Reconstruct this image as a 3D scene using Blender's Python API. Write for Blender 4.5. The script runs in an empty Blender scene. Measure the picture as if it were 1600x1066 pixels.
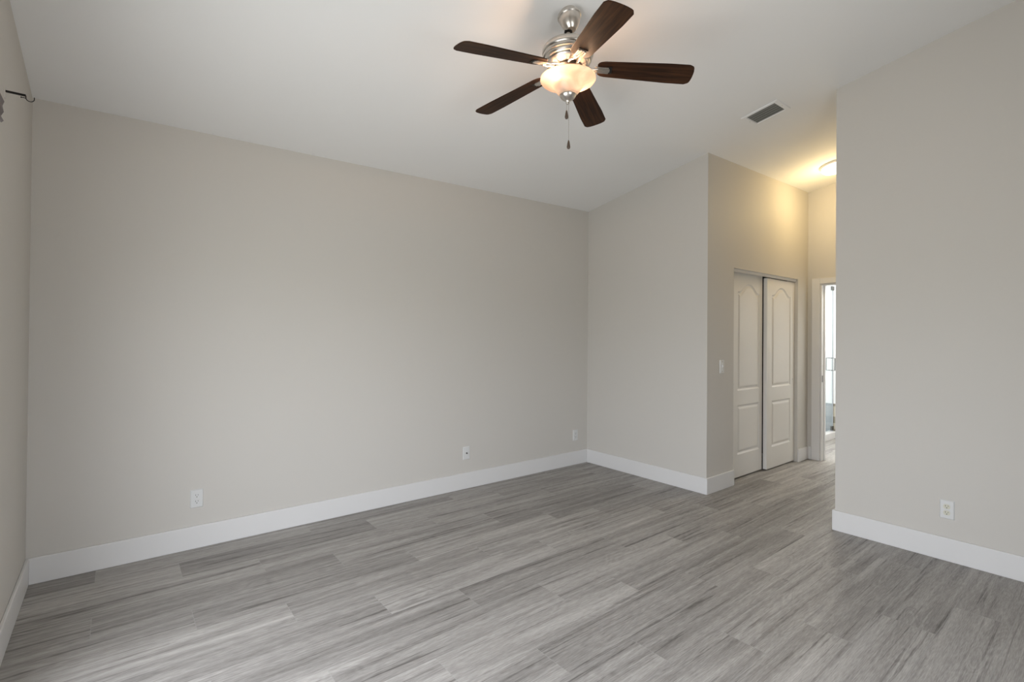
import bpy, bmesh, math, random
from mathutils import Vector, Matrix
random.seed(7)
SC = bpy.context.scene
COL = SC.collection

# ---------------------------------------------------------------- camera
F_PX, CY = 776.293, 518.9864
YAW, PITCH, ROLL, EYE = 38.5635, 0.4176, 0.4748, 1.3892
y_, p_, r_ = (math.radians(a) for a in (YAW, PITCH, ROLL))
fw = Vector((math.sin(y_)*math.cos(p_), math.cos(y_)*math.cos(p_), math.sin(p_)))
rt = Vector((math.cos(y_), -math.sin(y_), 0)); up = rt.cross(fw)
rt2 = rt*math.cos(r_)+up*math.sin(r_); up2 = -rt*math.sin(r_)+up*math.cos(r_)
cd = bpy.data.cameras.new('camera'); cam = bpy.data.objects.new('camera', cd); COL.objects.link(cam)
cd.sensor_width = 36; cd.lens = F_PX/1600*36; cd.shift_y = (CY-533)/1600; cd.clip_start = 0.02
cam.matrix_world = Matrix(((rt2.x, up2.x, -fw.x, 0), (rt2.y, up2.y, -fw.y, 0), (rt2.z, up2.z, -fw.z, EYE), (0, 0, 0, 1)))
SC.camera = cam

# ---------------------------------------------------------------- light
W = bpy.data.worlds.new('overcast_sky'); SC.world = W; W.use_nodes = True
wn = W.node_tree.nodes; wl = W.node_tree.links
bg = wn['Background']; bg.inputs['Strength'].default_value = 7.2
tc = wn.new('ShaderNodeTexCoord'); sx = wn.new('ShaderNodeSeparateXYZ'); cr = wn.new('ShaderNodeValToRGB')
wl.new(tc.outputs['Generated'], sx.inputs[0]); wl.new(sx.outputs['Z'], cr.inputs[0])
mr = cr.color_ramp; mr.elements[0].position = 0.0; mr.elements[0].color = (.56, .56, .565, 1)
mr.elements[1].position = 0.12; mr.elements[1].color = (.875, .905, 1.0, 1)
wl.new(cr.outputs[0], bg.inputs['Color'])
SC.view_settings.view_transform = 'Standard'; SC.view_settings.look = 'None'
SC.view_settings.gamma = 1.0; SC.view_settings.use_curve_mapping = False
SC.view_settings.exposure = 0.48

def area(name, loc, rot, sx_, sy_, power, color, portal=False):
    l = bpy.data.lights.new(name, 'AREA'); l.shape = 'RECTANGLE'; l.size = sx_; l.size_y = sy_
    l.energy = power; l.color = color
    o = bpy.data.objects.new(name, l); o.location = loc; o.rotation_euler = rot; COL.objects.link(o)
    if portal: l.cycles.is_portal = True
    return o

# room numbers (metres)
XL, XR, D, YC, YE, XD = -0.3733, 4.0931, 3.7875, 2.3612, 1.3582, 6.257
YB = -0.75                      # wall behind the camera
CA, CB, CS = 2.7741, 0.179, 0.0214
def H(x, y): return CA+CB*(D-y)+CS*(x-XR)
WT, BB, BT = 0.115, 0.1453, 0.015
WIN = (0.40, 2.40, 0.03, 2.03)      # window y0,y1,z0,z1 in the left wall
BX1, BY0, BY1 = 7.9, 1.0, 3.75      # bathroom
area('daylight_portal', (XL-WT-0.01, (WIN[0]+WIN[1])/2, (WIN[2]+WIN[3])/2), (0, -math.pi/2, 0), WIN[3]-WIN[2], WIN[1]-WIN[0], 1, (1, 1, 1), True)
FILL_WIN = (0.5, 2.0, 0.80, 2.10)       # added fill-light window, x0,x1,z0,z1 in the wall behind the camera
area('daylight_portal', ((FILL_WIN[0]+FILL_WIN[1])/2, YB-WT-0.01, (FILL_WIN[2]+FILL_WIN[3])/2), (math.pi/2, 0, 0), FILL_WIN[1]-FILL_WIN[0], FILL_WIN[3]-FILL_WIN[2], 1, (1, 1, 1), True)  # sky portal for the added window
area('bathroom_light', (7.0, 2.0, 2.40), (0, 0, 0), 1.0, 1.2, 30, (1.0, .985, .95))

# ---------------------------------------------------------------- materials
def mat(name, color, rough=0.5, metal=0.0, spec=0.5, var=0.0, vscale=4.0, bump=0.0, bscale=120.0, emit=None, estr=0.0):
    m = bpy.data.materials.new(name); m.use_nodes = True
    nt = m.node_tree; b = nt.nodes['Principled BSDF']
    b.inputs['Roughness'].default_value = rough; b.inputs['Metallic'].default_value = metal
    b.inputs['Specular IOR Level'].default_value = spec
    c = (*color, 1)
    t = nt.nodes.new('ShaderNodeTexCoord')
    n = nt.nodes.new('ShaderNodeTexNoise'); n.inputs['Scale'].default_value = vscale; n.inputs['Detail'].default_value = 3
    nt.links.new(t.outputs['Object'], n.inputs['Vector'])
    mx = nt.nodes.new('ShaderNodeMix'); mx.data_type = 'RGBA'
    mx.inputs['A'].default_value = tuple(v*(1-var) for v in color)+(1,)
    mx.inputs['B'].default_value = tuple(min(1, v*(1+var)) for v in color)+(1,)
    nt.links.new(n.outputs['Fac'], mx.inputs['Factor']); nt.links.new(mx.outputs['Result'], b.inputs['Base Color'])
    if bump:
        n2 = nt.nodes.new('ShaderNodeTexNoise'); n2.inputs['Scale'].default_value = bscale; n2.inputs['Detail'].default_value = 2
        nt.links.new(t.outputs['Object'], n2.inputs['Vector'])
        bp = nt.nodes.new('ShaderNodeBump'); bp.inputs['Strength'].default_value = bump; bp.inputs['Distance'].default_value = 0.002
        nt.links.new(n2.outputs['Fac'], bp.inputs['Height']); nt.links.new(bp.outputs['Normal'], b.inputs['Normal'])
    if emit:
        b.inputs['Emission Color'].default_value = (*emit, 1); b.inputs['Emission Strength'].default_value = estr
    return m
M = {}
M['wall'] = mat('greige_wall_paint', (.575, .55, .507), .6, spec=.3, var=.012, vscale=1.5, bump=.06, bscale=220)
M['ceiling'] = mat('ceiling_paint', (.82, .815, .80), .8, spec=.2, var=.01, vscale=1.5, bump=.08, bscale=180)
M['trim'] = mat('white_trim_paint', (.69, .68, .665), .38, spec=.5, var=.01, bump=.02, bscale=60)
M['door'] = mat('white_door_paint', (.74, .72, .68), .4, spec=.5, var=.012, bump=.03, bscale=90)
M['dark'] = mat('painted_closet_shadow', (.05, .045, .04), .9, var=.1)  # near-black colour stands in for the unlit closet interior
M['nickel'] = mat('brushed_nickel', (.62, .58, .53), .28, 1.0, var=.06, vscale=30, bump=.03, bscale=300)
M['black'] = mat('black_metal', (.022, .02, .018), .45, .6, var=.1)
M['chrome'] = mat('dark_chrome', (.09, .09, .085), .3, .5, var=.05)
M['plate'] = mat('white_plastic', (.655, .655, .64), .35, var=.01)
M['almond'] = mat('almond_plastic', (.62, .60, .49), .35, var=.01)
M['slot'] = mat('slot_black', (.10, .10, .085), .6, var=.05)
M['louver'] = mat('louver_paint', (.66, .65, .60), .5, var=.03)
M['duct'] = mat('duct_dark', (.24, .235, .21), .8, var=.05)
M['shade'] = mat('pleated_shade_fabric', (.16, .14, .135), .9, var=.2, vscale=60, bump=.2, bscale=300)
M['tile_w'] = mat('white_shower_tile', (.80, .81, .80), .2, var=.02)
M['tile_g'] = mat('grey_shower_tile', (.32, .34, .36), .2, var=.12, vscale=6)
M['tile_b'] = mat('brown_accent_tile', (.20, .18, .13), .3, var=.15, vscale=40)
M['tile_s'] = mat('sand_accent_tile', (.46, .42, .33), .3, var=.1, vscale=40)
M['pull'] = mat('pull_fob_wood', (.07, .045, .03), .4, var=.2, vscale=80)

def wood_blade():
    m = bpy.data.materials.new('walnut_blade'); m.use_nodes = True; nt = m.node_tree; b = nt.nodes['Principled BSDF']
    t = nt.nodes.new('ShaderNodeTexCoord'); mp = nt.nodes.new('ShaderNodeMapping'); mp.inputs['Scale'].default_value = (1.6, 26, 26)
    n = nt.nodes.new('ShaderNodeTexNoise'); n.inputs['Scale'].default_value = 2.2; n.inputs['Detail'].default_value = 6; n.inputs['Distortion'].default_value = .6
    r = nt.nodes.new('ShaderNodeValToRGB'); e = r.color_ramp.elements
    e[0].position = .32; e[0].color = (.009, .0035, .0015, 1); e[1].position = .72; e[1].color = (.060, .024, .009, 1)
    nt.links.new(t.outputs['Object'], mp.inputs[0]); nt.links.new(mp.outputs[0], n.inputs['Vector'])
    nt.links.new(n.outputs['Fac'], r.inputs[0]); nt.links.new(r.outputs[0], b.inputs['Base Color'])
    b.inputs['Roughness'].default_value = .5; b.inputs['Specular IOR Level'].default_value = .16
    return m
M['blade'] = wood_blade()

def bowl_glass():
    m = bpy.data.materials.new('frosted_marbled_glass'); m.use_nodes = True; nt = m.node_tree
    for n in list(nt.nodes):
        if n.type != 'OUTPUT_MATERIAL': nt.nodes.remove(n)
    out = [n for n in nt.nodes if n.type == 'OUTPUT_MATERIAL'][0]
    t = nt.nodes.new('ShaderNodeTexCoord'); n = nt.nodes.new('ShaderNodeTexNoise'); n.inputs['Scale'].default_value = 9; n.inputs['Detail'].default_value = 4; n.inputs['Distortion'].default_value = 1.5
    r = nt.nodes.new('ShaderNodeValToRGB'); e = r.color_ramp.elements
    e[0].position = .3; e[0].color = (.62, .53, .45, 1); e[1].position = .75; e[1].color = (.82, .73, .65, 1)
    nt.links.new(t.outputs['Object'], n.inputs['Vector']); nt.links.new(n.outputs['Fac'], r.inputs[0])
    tr = nt.nodes.new('ShaderNodeBsdfTranslucent'); df = nt.nodes.new('ShaderNodeBsdfDiffuse'); gl = nt.nodes.new('ShaderNodeBsdfGlossy'); gl.inputs['Roughness'].default_value = .25
    tp = nt.nodes.new('ShaderNodeBsdfTransparent')
    nt.links.new(r.outputs[0], tr.inputs['Color']); nt.links.new(r.outputs[0], df.inputs['Color'])
    m1 = nt.nodes.new('ShaderNodeMixShader'); m1.inputs[0].default_value = .45
    m2 = nt.nodes.new('ShaderNodeMixShader'); m2.inputs[0].default_value = .06
    m3 = nt.nodes.new('ShaderNodeMixShader'); m3.inputs[0].default_value = .10
    nt.links.new(tr.outputs[0], m1.inputs[1]); nt.links.new(df.outputs[0], m1.inputs[2])
    nt.links.new(m1.outputs[0], m2.inputs[1]); nt.links.new(gl.outputs[0], m2.inputs[2])
    nt.links.new(m2.outputs[0], m3.inputs[1]); nt.links.new(tp.outputs[0], m3.inputs[2])
    nt.links.new(m3.outputs[0], out.inputs['Surface'])
    return m
M['bowl'] = bowl_glass()

def emitter(name, col, s):
    m = bpy.data.materials.new(name); m.use_nodes = True; nt = m.node_tree; b = nt.nodes['Principled BSDF']
    b.inputs['Base Color'].default_value = (.8, .8, .75, 1); b.inputs['Emission Color'].default_value = (*col, 1); b.inputs['Emission Strength'].default_value = s
    return m
M['bulb'] = emitter('warm_bulb', (1, .72, .42), 20)
M['dome'] = emitter('lit_dome_glass', (1, .85, .62), 1.7)

def pane_glass(name, tint, refl=1.0):
    m = bpy.data.materials.new(name); m.use_nodes = True; nt = m.node_tree
    for n in list(nt.nodes):
        if n.type != 'OUTPUT_MATERIAL': nt.nodes.remove(n)
    out = [n for n in nt.nodes if n.type == 'OUTPUT_MATERIAL'][0]
    fr = nt.nodes.new('ShaderNodeFresnel'); ge = nt.nodes.new('ShaderNodeNewGeometry'); io = nt.nodes.new('ShaderNodeMapRange')
    io.inputs[3].default_value = 1.45; io.inputs[4].default_value = 1/1.45
    nt.links.new(ge.outputs['Backfacing'], io.inputs[0]); nt.links.new(io.outputs[0], fr.inputs['IOR'])
    mu = nt.nodes.new('ShaderNodeMath'); mu.operation = 'MULTIPLY'; mu.inputs[1].default_value = refl; mu.use_clamp = True
    tp = nt.nodes.new('ShaderNodeBsdfTransparent'); tp.inputs['Color'].default_value = (*tint, 1)
    gl = nt.nodes.new('ShaderNodeBsdfGlossy'); gl.inputs['Roughness'].default_value = .01
    mx = nt.nodes.new('ShaderNodeMixShader')
    nt.links.new(fr.outputs[0], mu.inputs[0]); nt.links.new(mu.outputs[0], mx.inputs[0])
    nt.links.new(tp.outputs[0], mx.inputs[1]); nt.links.new(gl.outputs[0], mx.inputs[2]); nt.links.new(mx.outputs[0], out.inputs['Surface'])
    return m
M['glass'] = pane_glass('window_glass', (.95, .97, .96))
M['shower_glass'] = pane_glass('shower_glass', (.93, .96, .95), .5)

def floor_mat():
    m = bpy.data.materials.new('grey_wood_look_plank_tile'); m.use_nodes = True; nt = m.node_tree; L = nt.links
    b = nt.nodes['Principled BSDF']
    def math_(op, a, bb=None, c=None):
        n = nt.nodes.new('ShaderNodeMath'); n.operation = op
        for i, v in enumerate((a, bb, c)):
            if v is None: continue
            if isinstance(v, (int, float)): n.inputs[i].default_value = v
            else: L.new(v, n.inputs[i])
        return n.outputs[0]
    def comb(x, y, z):
        n = nt.nodes.new('ShaderNodeCombineXYZ')
        for i, v in enumerate((x, y, z)):
            if isinstance(v, (int, float)): n.inputs[i].default_value = v
            else: L.new(v, n.inputs[i])
        return n.outputs[0]
    def noise(vec, scale, detail=3, dist=0., rough=.5):
        n = nt.nodes.new('ShaderNodeTexNoise'); n.inputs['Scale'].default_value = scale; n.inputs['Detail'].default_value = detail
        n.inputs['Distortion'].default_value = dist; n.inputs['Roughness'].default_value = rough; L.new(vec, n.inputs['Vector']); return n.outputs['Fac']
    def smooth(v, a, bb):
        n = nt.nodes.new('ShaderNodeMapRange'); n.interpolation_type = 'SMOOTHSTEP'; L.new(v, n.inputs[0])
        n.inputs[1].default_value = a; n.inputs[2].default_value = bb; return n.outputs[0]
    g = nt.nodes.new('ShaderNodeNewGeometry'); s = nt.nodes.new('ShaderNodeSeparateXYZ'); L.new(g.outputs['Position'], s.inputs[0])
    X, Y = s.outputs[0], s.outputs[1]
    LEN, WID, Y0, X0, OFF = 1.165, .215, 1.23, .70, .3883
    row_f = math_('DIVIDE', math_('SUBTRACT', Y, Y0), WID)
    row = math_('FLOOR', row_f); fy = math_('SUBTRACT', row_f, row)
    u = math_('DIVIDE', math_('ADD', math_('SUBTRACT', X, X0), math_('MULTIPLY', row, OFF)), LEN)
    col = math_('FLOOR', u); fx = math_('SUBTRACT', u, col)
    wn_ = nt.nodes.new('ShaderNodeTexWhiteNoise'); wn_.noise_dimensions = '3D'; L.new(comb(row, col, 3.7), wn_.inputs['Vector'])
    rnd = wn_.outputs['Value']; rs = nt.nodes.new('ShaderNodeSeparateXYZ'); L.new(wn_.outputs['Color'], rs.inputs[0])
    ox = math_('MULTIPLY', rs.outputs[0], 37.); oy = math_('MULTIPLY', rs.outputs[1], 53.); oz = math_('MULTIPLY', rs.outputs[2], 29.)
    ux = math_('MULTIPLY', fx, LEN); uy = math_('MULTIPLY', fy, WID)
    # broad bands along the plank
    nb = noise(comb(math_('ADD', math_('MULTIPLY', ux, .8), ox), math_('ADD', math_('MULTIPLY', uy, 13.), oy), oz), 1.0, 3, .9)
    # dark streaks
    ns = noise(comb(math_('ADD', math_('MULTIPLY', ux, 1.3), oy), math_('ADD', math_('MULTIPLY', uy, 50.), ox), oz), 1.0, 4, .5, .6)
    # fine fibre
    nf = noise(comb(math_('ADD', math_('MULTIPLY', ux, 18.), ox), math_('ADD', math_('MULTIPLY', uy, 300.), oy), oz), 1.0, 3, .2, .65)
    # cathedral rings
    wp = noise(comb(math_('ADD', math_('MULTIPLY', ux, 1.7), oz), math_('ADD', math_('MULTIPLY', uy, 6.5), ox), oy), 1.0, 2, .4)
    ring = math_('SINE', math_('MULTIPLY', wp, 110.))
    ringm = math_('MULTIPLY', math_('MULTIPLY', ring, smooth(wp, .52, .62)), .035)
    # knots
    nk = noise(comb(math_('ADD', math_('MULTIPLY', ux, 5.), oz), math_('ADD', math_('MULTIPLY', uy, 13.), oy), ox), 1.0, 1, 0.)
    knot = math_('MULTIPLY', smooth(nk, .80, .87), -.28)
    v = math_('ADD', .50, math_('MULTIPLY', math_('SUBTRACT', rnd, .5), .15))
    v = math_('ADD', v, math_('MULTIPLY', math_('SUBTRACT', nb, .5), .66))
    v = math_('SUBTRACT', v, math_('MULTIPLY', smooth(ns, .54, .70), .27))
    v = math_('ADD', v, math_('MULTIPLY', smooth(ns, .42, .28), .14))
    v = math_('ADD', v, math_('MULTIPLY', math_('SUBTRACT', nf, .5), .70))
    v = math_('ADD', v, ringm); v = math_('ADD', v, knot)
    r = nt.nodes.new('ShaderNodeValToRGB'); L.new(v, r.inputs[0]); e = r.color_ramp.elements
    e[0].position = .12; e[0].color = (.10, .091, .083, 1); e[1].position = .9; e[1].color = (.56, .535, .50, 1)
    k = r.color_ramp.elements.new(.5); k.color = (.305, .287, .266, 1)
    # joints
    ex = math_('MULTIPLY', math_('MINIMUM', fx, math_('SUBTRACT', 1., fx)), LEN)
    ey = math_('MULTIPLY', math_('MINIMUM', fy, math_('SUBTRACT', 1., fy)), WID)
    ed = math_('MINIMUM', ex, ey); j = math_('SUBTRACT', 1., smooth(ed, .0006, .0018))
    mx = nt.nodes.new('ShaderNodeMix'); mx.data_type = 'RGBA'; L.new(math_('MULTIPLY', j, .55), mx.inputs['Factor'])
    L.new(r.outputs[0], mx.inputs['A']); mx.inputs['B'].default_value = (.36, .35, .335, 1)
    L.new(mx.outputs['Result'], b.inputs['Base Color'])
    b.inputs['Roughness'].default_value = .5; b.inputs['Specular IOR Level'].default_value = .38
    bp = nt.nodes.new('ShaderNodeBump'); bp.inputs['Strength'].default_value = .25; bp.inputs['Distance'].default_value = .0012
    L.new(math_('SUBTRACT', nf, math_('MULTIPLY', j, 1.5)), bp.inputs['Height']); L.new(bp.outputs['Normal'], b.inputs['Normal'])
    return m
M['floor'] = floor_mat()

# ---------------------------------------------------------------- helpers
def obj(name, bm, m, parent=None, smooth=False, bevel=0.0, loc=None):
    bmesh.ops.recalc_face_normals(bm, faces=bm.faces)
    me = bpy.data.meshes.new(name); bm.to_mesh(me); bm.free()
    if smooth:
        for p in me.polygons: p.use_smooth = True
    me.materials.append(m)
    o = bpy.data.objects.new(name, me); COL.objects.link(o)
    if parent: o.parent = parent
    if loc: o.location = loc
    if bevel:
        b = o.modifiers.new('bevel', 'BEVEL'); b.width = bevel; b.segments = 2; b.limit_method = 'ANGLE'
    if smooth:
        try: me.set_sharp_from_angle(angle=math.radians(38))
        except Exception: pass
    return o
def tag(o, label=None, cat=None, group=None, kind=None):
    if label: o['label'] = label
    if cat: o['category'] = cat
    if group: o['group'] = group
    if kind: o['kind'] = kind
    return o
def thing(name, label, cat, loc=(0, 0, 0), group=None):
    o = bpy.data.objects.new(name, None); o.location = loc; o.empty_display_size = .05; COL.objects.link(o)
    return tag(o, label, cat, group)
def struct(name, bm, m, label, cat, **k):
    return tag(obj(name, bm, m, **k), label, cat, None, 'structure')
def bx(bm, x0, x1, y0, y1, z0, z1):
    v = [bm.verts.new(p) for p in ((x0, y0, z0), (x1, y0, z0), (x1, y1, z0), (x0, y1, z0), (x0, y0, z1), (x1, y0, z1), (x1, y1, z1), (x0, y1, z1))]
    for f in ((0, 3, 2, 1), (4, 5, 6, 7), (0, 1, 5, 4), (1, 2, 6, 5), (2, 3, 7, 6), (3, 0, 4, 7)): bm.faces.new([v[i] for i in f])
def prism(bm, pts, z0, ztop):
    """footprint polygon extruded from z0 to ztop (number or function of x,y)"""
    zt = ztop if callable(ztop) else (lambda x, y: ztop)
    zb = z0 if callable(z0) else (lambda x, y: z0)
    a = [bm.verts.new((x, y, zb(x, y))) for x, y in pts]; b = [bm.verts.new((x, y, zt(x, y))) for x, y in pts]
    n = len(pts); bm.faces.new(a[::-1]); bm.faces.new(b)
    for i in range(n): bm.faces.new((a[i], a[(i+1) % n], b[(i+1) % n], b[i]))
def lathe(bm, prof, seg=48, mtx=None, cap0=True, cap1=True):
    rings = []
    for r, z in prof:
        ring = []
        for i in range(seg):
            a = 2*math.pi*i/seg; p = Vector((r*math.cos(a), r*math.sin(a), z))
            ring.append(bm.verts.new(mtx @ p if mtx else p))
        rings.append(ring)
    for a, b in zip(rings, rings[1:]):
        for i in range(seg): bm.faces.new((a[i], a[(i+1) % seg], b[(i+1) % seg], b[i]))
    if cap0: bm.faces.new(rings[0][::-1])
    if cap1: bm.faces.new(rings[-1])
def tube(bm, pts, r, seg=10, cap=True):
    pts = [Vector(p) for p in pts]; rings = []; n0 = None
    for i, p in enumerate(pts):
        d = (pts[min(i+1, len(pts)-1)]-pts[max(i-1, 0)]).normalized()
        if n0 is None: n0 = d.orthogonal().normalized()
        n0 = (n0-d*n0.dot(d)).normalized(); c = d.cross(n0)
        rr = r[i] if isinstance(r, (list, tuple)) else r
        rings.append([bm.verts.new(p+(n0*math.cos(2*math.pi*k/seg)+c*math.sin(2*math.pi*k/seg))*rr) for k in range(seg)])
    for a, b in zip(rings, rings[1:]):
        for k in range(seg): bm.faces.new((a[k], a[(k+1) % seg], b[(k+1) % seg], b[k]))
    if cap: bm.faces.new(rings[0][::-1]); bm.faces.new(rings[-1])
def B(): return bmesh.new()

# ---------------------------------------------------------------- setting
Hw = lambda x, y: H(x, y)+.008
bm = B(); bx(bm, XL-WT, BX1+WT, YB-WT, BY1+WT, -.08, 0); struct('floor', bm, M['floor'], 'grey wood-look plank floor running through room and hall', 'floor')
bm = B(); prism(bm, [(XL-WT, YB-WT), (XD+WT, YB-WT), (XD+WT, D+WT), (XL-WT, D+WT)], H, lambda x, y: H(x, y)+.12)
struct('ceiling', bm, M['ceiling'], 'off-white vaulted ceiling rising towards the viewer', 'ceiling')
bm = B(); prism(bm, [(XL-WT, D+WT), (XL, D), (XR, D), (XR+WT, D+WT)], 0, Hw); struct('wall_back', bm, M['wall'], 'long greige wall with three wall plates and low ceiling edge', 'wall')
# left wall, with the window opening
bm = B(); y0, y1, z0, z1 = WIN
prism(bm, [(XL-WT, y1), (XL, y1), (XL, D), (XL-WT, D+WT)], 0, Hw); prism(bm, [(XL-WT, YB-WT), (XL, YB), (XL, y0), (XL-WT, y0)], 0, Hw)
prism(bm, [(XL-WT, y0), (XL, y0), (XL, y1), (XL-WT, y1)], z1, Hw); prism(bm, [(XL-WT, y0), (XL, y0), (XL, y1), (XL-WT, y1)], 0, z0)
struct('wall_left', bm, M['wall'], 'greige wall at the left edge with curtain bracket', 'wall')
bm = B(); prism(bm, [(XR, YC), (XR+WT, YC+WT), (XR+WT, D+WT), (XR, D)], 0, Hw); struct('wall_right', bm, M['wall'], 'short greige wall between far corner and hallway', 'wall')
bm = B(); prism(bm, [(XR, YB), (XR+WT, YB-WT), (XR+WT, YE-WT), (XR, YE)], 0, Hw); struct('wall_entry', bm, M['wall'], 'tall greige wall at the right edge with one outlet', 'wall')
bm = B(); prism(bm, [(XR, YE), (XR+WT, YE-WT), (XD+WT, YE-WT), (XD, YE)], 0, Hw); struct('wall_hall_right', bm, M['wall'], 'hallway wall hidden behind the right wall corner', 'wall')
bm = B(); wx0, wx1, wz0, wz1 = FILL_WIN
prism(bm, [(XL, YB), (XL-WT, YB-WT), (wx0, YB-WT), (wx0, YB)], 0, Hw); prism(bm, [(wx1, YB), (wx1, YB-WT), (XR+WT, YB-WT), (XR, YB)], 0, Hw)
prism(bm, [(wx0, YB), (wx0, YB-WT), (wx1, YB-WT), (wx1, YB)], 0, wz0); prism(bm, [(wx0, YB), (wx0, YB-WT), (wx1, YB-WT), (wx1, YB)], wz1, Hw)
struct('wall_front', bm, M['wall'], 'greige wall behind the viewer', 'wall')
# hallway wall with the closet opening
CX0, CX1, CZ = 4.557, 5.986, 2.048
bm = B(); prism(bm, [(XR, YC), (CX0, YC), (CX0, YC+WT), (XR+WT, YC+WT)], 0, Hw); prism(bm, [(CX1, YC), (XD, YC), (XD+WT, YC+WT), (CX1, YC+WT)], 0, Hw)
prism(bm, [(CX0, YC), (CX1, YC), (CX1, YC+WT), (CX0, YC+WT)], CZ, Hw)
struct('wall_hall_left', bm, M['wall'], 'warm lit hallway wall around the closet doors', 'wall')
# hallway end wall with the bathroom doorway
DY0, DY1, DZ = 1.47, 2.228, 2.004
bm = B(); prism(bm, [(XD, DY1), (XD+WT, DY1), (XD+WT, YC+WT), (XD, YC)], 0, Hw); prism(bm, [(XD, YE), (XD+WT, YE-WT), (XD+WT, DY0), (XD, DY0)], 0, Hw)
prism(bm, [(XD, DY0), (XD+WT, DY0), (XD+WT, DY1), (XD, DY1)], DZ, Hw)
struct('wall_hall_end', bm, M['wall'], 'hallway end wall above the bathroom doorway', 'wall')
# closet inside
bm = B(); bx(bm, CX0-.3, CX1+.1, YC+.75, YC+.8, 0, 2.5); bx(bm, CX0-.35, CX0-.3, YC+WT, YC+.8, 0, 2.5); bx(bm, CX1+.1, CX1+.15, YC+WT, YC+.8, 0, 2.5); bx(bm, CX0-.35, CX1+.15, YC+WT, YC+.8, 2.5, 2.55)
struct('wall_closet', bm, M['dark'], 'inside of the closet behind the doors, its shadow painted dark', 'wall')
# bathroom shell
DADO = .4712
bm = B(); bx(bm, XD+WT, BX1, BY1, BY1+WT, 0, 2.6); bx(bm, XD+WT, BX1, BY0-WT, BY0, 0, 2.6)
struct('wall_bathroom', bm, M['tile_w'], 'white bathroom side wall seen through the doorway', 'wall')
bm = B(); bx(bm, BX1, BX1+WT, BY0-WT, BY1+WT, DADO, 2.6); struct('wall_shower', bm, M['tile_w'], 'bright white shower wall seen through the doorway', 'wall')
bm = B(); bx(bm, BX1-.004, BX1+WT, 2.65, BY1, 0, DADO); struct('trim_1', bm, M['tile_g'], 'grey tile band low on the shower wall', 'trim')
bm = B(); bx(bm, BX1, BX1+WT, BY0, 2.65, 0, DADO); struct('trim_2', bm, M['tile_s'], 'sand coloured tile strip beside the shower glass', 'trim')
bm = B()
for za, zb in ((.07, .115), (.20, .29), (.435, .4711)): bx(bm, BX1-.004, BX1+.05, BY0, 2.649, za, zb)
o = obj('brown_band', bm, M['tile_b'], bpy.data.objects['trim_2']); o['label'] = 'dark brown tile bands'
bm = B(); bx(bm, XD+WT, BX1+WT, BY0-WT, BY1+WT, 2.6, 2.7); struct('ceiling', bm, M['ceiling'], 'flat white bathroom ceiling beyond the doorway', 'ceiling')
bm = B(); bx(bm, XD+WT+.3, BX1-.005, 2.60, 2.70, 0, .088); struct('trim_3', bm, M['trim'], 'white shower curb on the bathroom floor', 'trim', bevel=.004)

# baseboards (mitred runs)
def board(name, a, b, c, d, label):
    bm = B(); prism(bm, [a, b, c, d], .0, BB); return struct(name, bm, M['trim'], label, 'baseboard', bevel=.004)
T = BT
board('baseboard_back', (XL, D), (XR, D), (XR-T, D-T), (XL+T, D-T), 'tall white baseboard along the long back wall')
board('baseboard_left', (XL, D), (XL+T, D-T), (XL+T, y1+.05), (XL, y1+.05), 'white baseboard at the left edge')
board('baseboard_right', (XR, D), (XR, YC), (XR-T, YC-T), (XR-T, D-T), 'white baseboard below the short wall by the hallway')
board('baseboard_hall_left', (XR, YC), (CX0, YC), (CX0, YC-T), (XR-T, YC-T), 'short white baseboard between wall corner and closet')
board('baseboard_hall_left', (CX1, YC), (XD, YC), (XD-T, YC-T), (CX1, YC-T), 'short white baseboard between closet and doorway')
board('baseboard_hall_end', (XD, YC), (XD, DY1+.088), (XD-T, DY1+.088), (XD-T, YC-T), 'sliver of white baseboard beside the doorway casing')
board('baseboard_entry', (XR, YE), (XR, YB), (XR-T, YB), (XR-T, YE+T), 'white baseboard along the right edge wall')
board('baseboard_hall_right', (XR, YE), (XR-T, YE+T), (XD, YE+T), (XD, YE), 'white baseboard on the hidden hallway wall')
board('baseboard_front', (XL, YB), (XL, YB+T), (XR-T, YB+T), (XR-T, YB), 'white baseboard behind the viewer')

# doorway casing and jamb
CW = .086
bm = B(); bx(bm, XD-.018, XD, DY1+.002, DY1+CW, 0, DZ+.066); bx(bm, XD-.018, XD, DY0-CW, DY0-.002, 0, DZ+.066); bx(bm, XD-.018, XD, DY0-.002, DY1+.002, DZ+.002, DZ+.066)
struct('trim_4', bm, M['trim'], 'white casing around the bathroom doorway', 'trim', bevel=.004)
bm = B(); bx(bm, XD-.004, XD+WT+.004, DY1-.014, DY1, 0, DZ); bx(bm, XD-.004, XD+WT+.004, DY0, DY0+.014, 0, DZ); bx(bm, XD-.004, XD+WT+.004, DY0+.014, DY1-.014, DZ-.014, DZ)
bx(bm, XD+.055, XD+.085, DY1-.026, DY1-.014, 0, DZ-.014)
jamb = struct('trim_5', bm, M['trim'], 'white door jamb lining the bathroom doorway', 'trim')
bm = B(); bx(bm, XD+.008, XD+.03, DY1-.0165, DY1-.0142, .89, .965); o = obj('strike_plate', bm, M['chrome'], jamb); o['label'] = 'dark metal strike plate'

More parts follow.
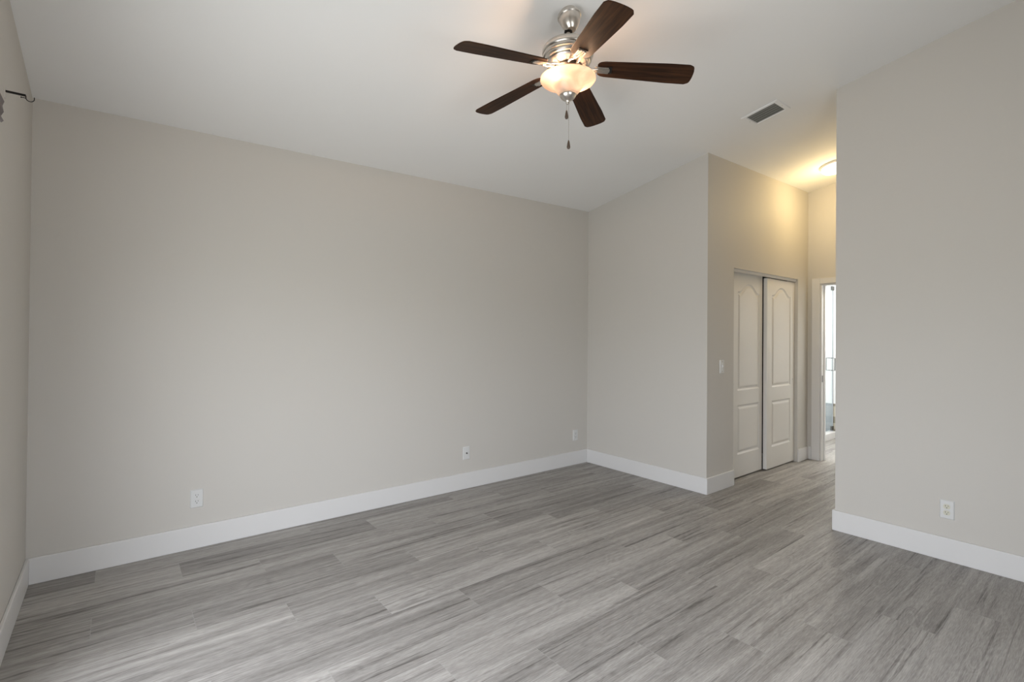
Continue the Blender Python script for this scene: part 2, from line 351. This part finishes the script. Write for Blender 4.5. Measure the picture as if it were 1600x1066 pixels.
# ---------------------------------------------------------------- closet doors
def panel_loop(x0, x1, z0, zs, rise, d, n=28):
    """outline inset by d; top rises as a cathedral arch"""
    pts = [(x0+d, z0+d), (x1-d, z0+d)]
    for i in range(n+1):
        s = 1-i/n; x = x0+d+(x1-x0-2*d)*s
        h = rise*(0.5+0.5*math.cos(math.pi*min(1, abs(2*s-1)/.90)**1.25))
        pts.append((x, zs+h-d))
    return pts
def closet_door(name, xa, xb, yf, label, pullx, z1, pan):
    z0, th = .014, .038
    w = xb-xa; px0, px1 = pan
    panels = [(.235, .722, 0), (.865, 1.845, .085)]
    bm = B(); rec = .009
    def q(pts): bm.faces.new([bm.verts.new(p) for p in pts])
    def fq(x0, x1, za, zb): q([(x0, yf, za), (x1, yf, za), (x1, yf, zb), (x0, yf, zb)])
    fq(xa, px0, z0, z1); fq(px1, xb, z0, z1); fq(px0, px1, z0, panels[0][0]); fq(px0, px1, panels[0][1], panels[1][0])
    top = panel_loop(px0, px1, panels[1][0], panels[1][1], panels[1][2], 0)[2:]
    for (xA, zA), (xB, zB) in zip(top, top[1:]): q([(xB, yf, zB), (xA, yf, zA), (xA, yf, z1), (xB, yf, z1)])
    # sides, back, recess floor behind panels
    bx(bm, xa, xb, yf+rec+.002, yf+th, z0, z1)
    for a, b in (((xa, z0), (xb, z0)), ((xb, z0), (xb, z1)), ((xb, z1), (xa, z1)), ((xa, z1), (xa, z0))):
        q([(a[0], yf, a[1]), (b[0], yf, b[1]), (b[0], yf+rec+.002, b[1]), (a[0], yf+rec+.002, a[1])])
    leaf = struct(name, bm, M['door'], label, 'closet door')
    for (pz0, pzs, rise) in panels:
        bm = B(); prev = None
        for d, dep in ((0, 0), (.006, .004), (.014, .0088), (.024, .0088), (.034, .004), (.046, .0015)):
            ring = [bm.verts.new((x, yf+dep, z)) for x, z in panel_loop(px0, px1, pz0, pzs, rise, d)]
            if prev:
                for i in range(len(ring)):
                    k = (i+1) % len(ring); bm.faces.new((prev[i], prev[k], ring[k], ring[i]))
            prev = ring
        bm.faces.new(prev)
        obj('raised_panel', bm, M['door'], leaf)
    bm = B(); lathe(bm, [(.011, 0), (.011, .0012), (.008, .0016), (.008, .0002)], 20, Matrix.Translation((pullx, yf-.0005, .93)) @ Matrix.Rotation(math.pi/2, 4, 'X'))
    o = obj('finger_pull', bm, M['plate'], leaf, smooth=True)
    return leaf
closet_door('door_1', 4.640, 5.303, YC+.078, 'left closet door leaf with arched raised panel, behind the other', 4.70, 2.036, (4.789, 5.243))
closet_door('door_2', 5.318, CX1-.002, YC+.035, 'right closet door leaf with arched raised panel, in front', 5.938, 2.014, (5.4315, 5.886))
bm = B(); bx(bm, CX0+.001, CX1-.001, YC+.02, YC+.028, CZ-.028, CZ); bx(bm, CX0+.001, CX1-.001, YC+.028, YC+.114, CZ-.006, CZ)
struct('trim_6', bm, M['trim'], 'white sliding track fascia above the closet doors', 'trim')

# ---------------------------------------------------------------- window in left wall (left of the frame) and raised shade
bm = B(); e = .04; y0, y1, z0, z1 = WIN; xo = XL-.10; xi = XL-.05
bx(bm, xo, xi, y0, y0+e, z0, z1); bx(bm, xo, xi, y1-e, y1, z0, z1); bx(bm, xo, xi, y0+e, y1-e, z0, z0+e); bx(bm, xo, xi, y0+e, y1-e, z1-e, z1); bx(bm, xo, xi, (y0+y1)/2-.03, (y0+y1)/2+.03, z0+e, z1-e)
win = struct('window_1', bm, M['trim'], 'white framed sliding glass door in the left wall', 'window')
for a, b in ((y0+e, (y0+y1)/2-.03), ((y0+y1)/2+.03, y1-e)):
    bm = B(); v = [bm.verts.new(p) for p in ((XL-.075, a, z0+e), (XL-.075, b, z0+e), (XL-.075, b, z1-e), (XL-.075, a, z1-e))]; bm.faces.new(v); obj('pane', bm, M['glass'], win)
bm = B(); wya, wyb = YB-.09, YB-.05  # invented window, put in to brighten the room from behind
bx(bm, wx0, wx0+e, wya, wyb, wz0, wz1); bx(bm, wx1-e, wx1, wya, wyb, wz0, wz1); bx(bm, wx0+e, wx1-e, wya, wyb, wz0, wz0+e); bx(bm, wx0+e, wx1-e, wya, wyb, wz1-e, wz1); bx(bm, (wx0+wx1)/2-.02, (wx0+wx1)/2+.02, wya, wyb, wz0+e, wz1-e)
win = struct('added_window', bm, M['trim'], 'white framed window added behind the viewer to even out the daylight', 'window')
for a, b in ((wx0+e, (wx0+wx1)/2-.02), ((wx0+wx1)/2+.02, wx1-e)):
    bm = B(); v = [bm.verts.new(p) for p in ((a, YB-.07, wz0+e), (b, YB-.07, wz0+e), (b, YB-.07, wz1-e), (a, YB-.07, wz1-e))]; bm.faces.new(v); obj('pane', bm, M['glass'], win)
bm = B(); xs = -.3003
prof = [(XL+.001, 2.163), (xs-.012, 2.163), (xs, 2.1587), (xs-.0045, 2.144), (xs-.001, 2.124), (xs-.0075, 2.109), (xs-.001, 2.094), (xs-.006, 2.088), (XL+.001, 2.088)]
ya, yb = .30, 2.36
A_ = [bm.verts.new((x, ya, z)) for x, z in prof]; B_ = [bm.verts.new((x, yb, z)) for x, z in prof]
bm.faces.new(A_); bm.faces.new(B_[::-1])
for i in range(len(prof)): k = (i+1) % len(prof); bm.faces.new((A_[i], A_[k], B_[k], B_[i]))
tag(obj('pleated_shade', bm, M['shade']), 'dark grey pleated shade stacked up at the left edge', 'window shade')

# empty curtain rod bracket
t = thing('curtain_rod_bracket', 'black empty curtain rod bracket on the left wall below the ceiling', 'bracket', (XL, 2.931, 2.39))
def L_(p): return (p[0]-XL, p[1]-2.931, p[2]-2.39)
bm = B(); bx(bm, 0, .003, -.011, .011, -.03, .012); obj('wall_plate', bm, M['wall'], t)['label'] = 'wall coloured mounting plate'
bm = B(); bx(bm, .0031, .064, -.004, .004, -.004, .004); obj('arm', bm, M['black'], t, bevel=.001)
bm = B(); pts = [(.064, 0, 0)]
for i in range(13):
    a = math.pi*(1+i/12); pts.append((.077+.013*math.cos(a), 0, -.009+.013*math.sin(a)))
pts.append((.090, 0, -.001)); tube(bm, pts, .0018, 8); obj('cup', bm, M['black'], t, smooth=True)
bm = B(); tube(bm, [(.050, 0, -.0108), (.0655, 0, -.0108)], .0017, 8); tube(bm, [(.048, 0, -.0108), (.051, 0, -.0108)], .003, 8); obj('set_screw', bm, M['black'], t, smooth=True)

# ---------------------------------------------------------------- wall plates
def frame_on(wall, u, z):
    """matrix: local x along the wall, y up, z out of the wall"""
    if wall == 'back': return Matrix.Translation((u, D, z)) @ Matrix(((1, 0, 0, 0), (0, 0, -1, 0), (0, 1, 0, 0), (0, 0, 0, 1)))
    if wall == 'right': return Matrix.Translation((XR, u, z)) @ Matrix(((0, 0, -1, 0), (-1, 0, 0, 0), (0, 1, 0, 0), (0, 0, 0, 1)))
    if wall == 'hall': return Matrix.Translation((u, YC, z)) @ Matrix(((1, 0, 0, 0), (0, 0, -1, 0), (0, 1, 0, 0), (0, 0, 0, 1)))
def plate_bm(w=.072, h=.117, t_=.006):
    bm = B(); v0 = []; v1 = []
    for sx_, sy_ in ((-1, -1), (1, -1), (1, 1), (-1, 1)):
        v0.append(bm.verts.new((sx_*w/2, sy_*h/2, 0.0003))); v1.append(bm.verts.new((sx_*(w/2-.004), sy_*(h/2-.004), t_)))
    bm.faces.new(v0[::-1]); bm.faces.new(v1)
    for i in range(4): bm.faces.new((v0[i], v0[(i+1) % 4], v1[(i+1) % 4], v1[i]))
    return bm
def outlet(wall, u, z, label, recmat='plate', copy=None):
    t = thing('electrical_outlet', label, 'outlet', group='duplex outlets low on the walls'); t.matrix_world = frame_on(wall, u, z)
    obj('cover_plate', plate_bm(), M['plate'], t)
    for s in (-1, 1):
        bm = B(); n = 28; r = .0172; pts = []
        for i in range(n):
            a = 2*math.pi*i/n; pts.append((r*math.cos(a), max(-.0142, min(.0142, r*math.sin(a)))+s*.0197))
        a0 = [bm.verts.new((x, y, .0055)) for x, y in pts]; b0 = [bm.verts.new((x, y, .0082)) for x, y in pts]
        bm.faces.new(b0)
        for i in range(n): bm.faces.new((a0[i], a0[(i+1) % n], b0[(i+1) % n], b0[i]))
        rc = obj('receptacle', bm, M[recmat], t)
        for (xx, yy, ww, hh) in ((-.0065, .004, .0028, .0088), (.0065, .004, .0026, .0072)):
            bm = B(); bx(bm, xx-ww/2, xx+ww/2, s*.0197+yy-hh/2, s*.0197+yy+hh/2, .0080, .0086); obj('slot', bm, M['slot'], rc)
        bm = B(); lathe(bm, [(.003, .0080), (.003, .0086)], 14, Matrix.Translation((0, s*.0197-.008, 0))); obj('ground_hole', bm, M['slot'], rc)
    bm = B(); lathe(bm, [(.003, .006), (.003, .0072), (.002, .0078)], 12); obj('screw', bm, M['plate'], t)
    return t
outlet('back', .421, .319, 'white duplex outlet low on the back wall, nearest the left corner')
outlet('back', 3.908, .317, 'white duplex outlet low on the back wall, nearest the far corner')
outlet('right', .737, .320, 'duplex outlet with almond sockets on the right edge wall', 'almond')
t = thing('cable_outlet', 'white cable jack plate on the back wall between two outlets', 'outlet'); t.matrix_world = frame_on('back', 2.50, .320)
obj('cover_plate', plate_bm(), M['plate'], t)
bm = B(); lathe(bm, [(.0075, .006), (.0075, .010), (.0048, .011), (.0048, .018)], 16); obj('coaxial_jack', bm, M['slot'], t, smooth=True)['label'] = 'dark threaded jack'
for s in (-1, 1):
    bm = B(); lathe(bm, [(.003, .006), (.003, .0068)], 12, Matrix.Translation((0, s*.042, 0))); obj('screw', bm, M['plate'], t)
t = thing('light_switch', 'white light switch plate on the hallway wall left of the closet', 'light switch'); t.matrix_world = frame_on('hall', 4.343, 1.122)
obj('cover_plate', plate_bm(.075, .122, .006), M['plate'], t)
bm = B(); bx(bm, -.0085, .0085, -.034, .034, .006, .0085); obj('rocker_frame', bm, M['plate'], t, bevel=.001)
bm = B(); bx(bm, -.005, .005, -.004, .013, .0085, .017); obj('toggle', bm, M['plate'], t, bevel=.002)
for s in (-1, 1):
    bm = B(); lathe(bm, [(.0032, .006), (.0032, .007)], 12, Matrix.Translation((0, s*.045, 0))); obj('screw', bm, M['chrome'], t)

# ---------------------------------------------------------------- ceiling frame helper: local z points down out of the ceiling
NC = Vector((-CS, CB, 1)).normalized()
def on_ceiling(x, y, along=Vector((0, 1, 0))):
    zc = -NC; ya = (along-NC*along.dot(NC)).normalized(); xa_ = ya.cross(zc)
    m = Matrix(((xa_.x, ya.x, zc.x, x), (xa_.y, ya.y, zc.y, y), (xa_.z, ya.z, zc.z, H(x, y)), (0, 0, 0, 1)))
    return m

# supply air vent
t = thing('ceiling_vent', 'white rectangular air vent with dark louvres set in the sloped ceiling', 'vent'); t.matrix_world = on_ceiling(3.912, 1.783)
bm = B(); ow, ol, iw, il = .118, .14, .089, .105
prof2 = [((ow, ol), .001), ((ow-.004, ol-.004), .006), ((iw+.004, il+.004), .008), ((iw, il), .002)]
prev = None
for (a, b), z in prof2:
    ring = [bm.verts.new((sx_*a, sy_*b, z)) for sx_, sy_ in ((-1, -1), (1, -1), (1, 1), (-1, 1))]
    if prev:
        for i in range(4): bm.faces.new((prev[i], prev[(i+1) % 4], ring[(i+1) % 4], ring[i]))
    prev = ring
obj('vent_frame', bm, M['ceiling'], t)
bm = B(); bx(bm, -iw, iw, -il, il, .0003, .0012); obj('duct_opening', bm, M['duct'], t)
for i in range(5):
    x = -iw+.019+i*(2*iw-.038)/4
    bm = B(); c_, s_ = math.cos(math.radians(38)), math.sin(math.radians(38)); w = .0125
    v = [bm.verts.new(p) for p in ((x-w*c_, -il+.002, .0022), (x+w*c_, -il+.002, .0115), (x+w*c_+.001, -il+.002, .0108), (x-w*c_+.001, -il+.002, .0015),
                                   (x-w*c_, il-.002, .0022), (x+w*c_, il-.002, .0115), (x+w*c_+.001, il-.002, .0108), (x-w*c_+.001, il-.002, .0015))]
    for f in ((0, 1, 2, 3), (4, 5, 6, 7), (0, 1, 5, 4), (1, 2, 6, 5), (2, 3, 7, 6), (3, 0, 4, 7)): bm.faces.new([v[k] for k in f])
    obj('louvre', bm, M['louver'], t)
for s in (-1, 1):
    bm = B(); lathe(bm, [(.0045, .007), (.0045, .0088), (.002, .0095)], 12, Matrix.Translation((0, s*.124, 0))); obj('screw', bm, M['louver'], t)

# hallway flush lamp
t = thing('flush_ceiling_light', 'lit round flush ceiling light in the hallway by the wall corner', 'ceiling light'); t.matrix_world = on_ceiling(5.665, 1.887)
bm = B(); lathe(bm, [(.141, .0005), (.143, .010), (.138, .018), (.130, .020)], 48); obj('base_ring', bm, M['trim'], t, smooth=True)
bm = B(); lathe(bm, [(.126, .0195), (.130, .034), (.126, .052), (.108, .068), (.075, .079), (.035, .084), (.003, .085)], 48); obj('glass_dome', bm, M['dome'], t, smooth=True)
l = bpy.data.lights.new('hall_bulb', 'POINT'); l.energy = 8.6; l.color = (1, .75, .38); l.shadow_soft_size = .10
lo = bpy.data.objects.new('hall_bulb', l); COL.objects.link(lo); lo.location = (5.665, 1.887, H(5.665, 1.887)-.32)

# ---------------------------------------------------------------- ceiling fan
FX, FY = 1.8170, 1.8316
fan = thing('ceiling_fan', 'brushed nickel ceiling fan with five walnut blades and lit glass bowl', 'ceiling fan', (FX, FY, 0))
zc = H(FX, FY)
TILT = Matrix.Translation((0, 0, zc)) @ (NC.to_track_quat('Z', 'Y').to_matrix().to_4x4())
bm = B(); lathe(bm, [(.040, -.0005), (.042, -.016), (.056, -.022), (.061, -.028), (.061, -.038), (.0565, -.042), (.0555, -.050), (.050, -.068), (.041, -.087), (.031, -.102), (.024, -.109)], 48, TILT); obj('canopy', bm, M['nickel'], fan, smooth=True)
bm = B(); lathe(bm, [(.0195, zc-.100), (.021, zc-.110), (.015, zc-.114)], 32); obj('canopy_collar', bm, M['black'], fan, smooth=True)
bm = B(); lathe(bm, [(.0105, 2.915), (.0105, zc-.085)], 24); obj('downrod', bm, M['nickel'], fan, smooth=True)
bm = B(); lathe(bm, [(.010, 2.951), (.018, 2.946), (.018, 2.911), (.024, 2.901)], 32); obj('rod_coupling', bm, M['nickel'], fan, smooth=True)
bm = B(); lathe(bm, [(.02, 2.911), (.055, 2.908), (.095, 2.900), (.122, 2.886), (.133, 2.871), (.135, 2.858), (.131, 2.850), (.127, 2.848), (.127, 2.844), (.131, 2.841), (.128, 2.832), (.121, 2.828), (.121, 2.824), (.124, 2.821), (.120, 2.812), (.112, 2.808), (.112, 2.804), (.114, 2.801), (.108, 2.792), (.09, 2.784), (.078, 2.781)], 64)
obj('motor_housing', bm, M['nickel'], fan, smooth=True)
bm = B(); lathe(bm, [(.076, 2.783), (.076, 2.772), (.070, 2.770)], 48); obj('flywheel', bm, M['black'], fan, smooth=True)
bm = B(); lathe(bm, [(.05, 2.776), (.056, 2.770), (.056, 2.731), (.052, 2.724), (.060, 2.720), (.060, 2.714), (.03, 2.712)], 48); obj('switch_housing', bm, M['nickel'], fan, smooth=True)
# light kit
bm = B(); outer = [(.1425, 2.7235), (.1435, 2.718), (.139, 2.711), (.126, 2.704), (.106, 2.698), (.089, 2.6915), (.077, 2.681), (.067, 2.666), (.055, 2.650), (.041, 2.636)]
lathe(bm, outer, 64, cap0=False, cap1=False)
o = obj('glass_bowl', bm, M['bowl'], fan, smooth=True)
sd = o.modifiers.new('solid', 'SOLIDIFY'); sd.thickness = .003; sd.offset = -1
bm = B(); lathe(bm, [(.006, 2.727), (.006, 2.636)], 16); obj('centre_rod', bm, M['nickel'], fan)
bm = B(); lathe(bm, [(.043, 2.638), (.042, 2.633), (.037, 2.624), (.027, 2.615), (.014, 2.609), (.010, 2.605), (.008, 2.600), (.010, 2.596), (.006, 2.591)], 40); obj('bowl_cap', bm, M['nickel'], fan, smooth=True)
for k, ang in enumerate((186, 6)):
    a = math.radians(ang); bxp, byp = .072*math.cos(a), .072*math.sin(a)
    bm = B(); tube(bm, [(.045*math.cos(a), .045*math.sin(a), 2.742), (.058*math.cos(a), .058*math.sin(a), 2.733), (bxp, byp, 2.722)], .012, 14); sk = obj('lamp_socket', bm, M['plate'], fan, smooth=True)
    bm = B(); bmesh.ops.create_uvsphere(bm, u_segments=24, v_segments=14, radius=.020, matrix=Matrix.Translation((.084*math.cos(a), .084*math.sin(a), 2.716)) @ Matrix.Scale(1.15, 4, (0, 0, 1)))
    obj('bulb', bm, M['bulb'], fan, smooth=True)
    l = bpy.data.lights.new('fan_bulb', 'POINT'); l.energy = 4.0; l.color = (1, .63, .40); l.shadow_soft_size = .021
    lo = bpy.data.objects.new('fan_bulb', l); COL.objects.link(lo); lo.location = (FX+.084*math.cos(a), FY+.084*math.sin(a), 2.7405)
# blades
R0, R1, ZR0, ZT0 = .150, .622, 2.768, 2.717
PIT = math.radians(-11)
tilt = Matrix.Rotation(0, 4, 'X')
for k in range(5):
    a = math.radians(-7.32-72*k+180)
    lean = .0224*math.cos(a)+.0165*math.sin(a); ZR, ZT = ZR0+lean*R0, ZT0+lean*R1
    droop = math.atan2(ZR-ZT, R1-R0)
    loc = Vector((R0*math.cos(a), R0*math.sin(a), ZR))
    mtx = Matrix.Translation(loc) @ Matrix.Rotation(a, 4, 'Z') @ Matrix.Rotation(droop, 4, 'Y') @ Matrix.Rotation(PIT, 4, 'X')
    Lb = (R1-R0)/math.cos(droop); n = 20; up_, lo_ = [], []
    def hw(s): return .052+.016*min(1, s/.75)
    # lower edge root->tip, tip curve, upper edge tip->root
    low = [(.0, -.030), (.006, -.041), (.018, -.049)]+[(Lb*s, -hw(s)) for s in [x/12 for x in range(1, 11)]]+[(Lb*.955, -hw(1)), (Lb-.010, -hw(1)+.006)]
    tipc = [(Lb-.004+.012*math.cos(math.asin(min(1, abs(v)))), v*(hw(1)-.010)) for v in (-.98, -.8, -.5, -.2, .2, .5, .8, .98)]
    upr = [(x, -y) for x, y in low[::-1]]
    outl = low+tipc+upr
    bm = B(); th = .0055
    A_ = [bm.verts.new((x, y, -th/2)) for x, y in outl]; B_ = [bm.verts.new((x, y, th/2)) for x, y in outl]
    bm.faces.new(A_[::-1]); bm.faces.new(B_)
    for i in range(len(outl)): j = (i+1) % len(outl); bm.faces.new((A_[i], A_[j], B_[j], B_[i]))
    bl = obj('fan_blade', bm, M['blade'], fan, bevel=.0012); bl.matrix_local = mtx
    # blade iron: fingered plate under the blade and a curved arm to the flywheel
    bm = B()
    for yy in (-.017, -.0057, .0057, .017): bx(bm, -.006, .066-abs(yy)*.5, yy-.0045, yy+.0045, -th/2-.0065, -th/2-.0003)
    bx(bm, -.012, .010, -.0225, .0225, -th/2-.0055, -th/2-.0004)
    ir = obj('blade_iron', bm, M['nickel'], bl, bevel=.0015)
    bm = B(); bx(bm, .052, .074, -.024, .024, -th/2-.003, -th/2-.0002); obj('felt_washer', bm, M['black'], bl, bevel=.001)
    ca, sa = math.cos(a), math.sin(a)
    bm = B()
    for sgn in (-1, 1):
        pp = []
        for r_a, z_a, y_a in ((.062, 2.777, .020), (.080, 2.772, .022), (.105, 2.766, .020), (.125, 2.758, .014), (R0+.002, ZR-.008, .012)):
            pp.append((r_a*ca-sgn*y_a*sa, r_a*sa+sgn*y_a*ca, z_a))
        tube(bm, pp, [.006, .006, .0055, .005, .005], 10)
    obj('blade_arm', bm, M['nickel'], fan, smooth=True)
# pull chains
def chain(x, y, z1, z0, zf, nm):
    bm = B(); tube(bm, [(x, y, z1), (x, y, z0)], .0010, 6)
    for i in range(int((z1-z0)/.012)): bmesh.ops.create_icosphere(bm, subdivisions=1, radius=.0016, matrix=Matrix.Translation((x, y, z1-i*.012)))
    ch = obj('pull_chain', bm, M['nickel'], fan)
    bm = B(); lathe(bm, [(.0015, z0+.002), (.004, z0-.004), (.0062, z0-.014), (.0088, z0-.030), (.0092, z0-.036), (.006, z0-.043), (.001, z0-.045)], 20, Matrix.Translation((x, y, 0))); obj('pull_fob', bm, M['pull'], ch, smooth=True)
chain(-.004, .004, 2.592, 2.558, 0, 'a')
chain(.004, -.004, 2.592, 2.402, 0, 'b')

# ---------------------------------------------------------------- shower glass door
t = thing('shower_door', 'frameless glass shower door with square pull handle in the bathroom', 'shower door', (BX1, 2.65, .09))
gx0, gx1 = 7.02, 7.882
bm = B(); bx(bm, gx0-BX1, gx1-BX1, -.004, .004, .012, 2.03); obj('glass_panel', bm, M['shower_glass'], t)
bm = B(); bx(bm, gx1-BX1-.003, gx1-BX1+.003, -.006, .006, .012, 2.03); obj('edge_seal', bm, M['tile_g'], t)
bm = B(); hx = 7.797-BX1; z0, z1 = .9426-.09, 1.1131-.09
for s in (-1, 1): tube(bm, [(hx, s*.004, z0), (hx, s*.055, z0), (hx, s*.055, z1), (hx, s*.004, z1)], .0065, 8)
obj('pull_handle', bm, M['chrome'], t)
for z in (.012, 1.975):
    bm = B(); bx(bm, gx1-BX1-.05, -.0005, -.012, .012, z, z+.055); obj('hinge', bm, M['chrome'], t, bevel=.002)
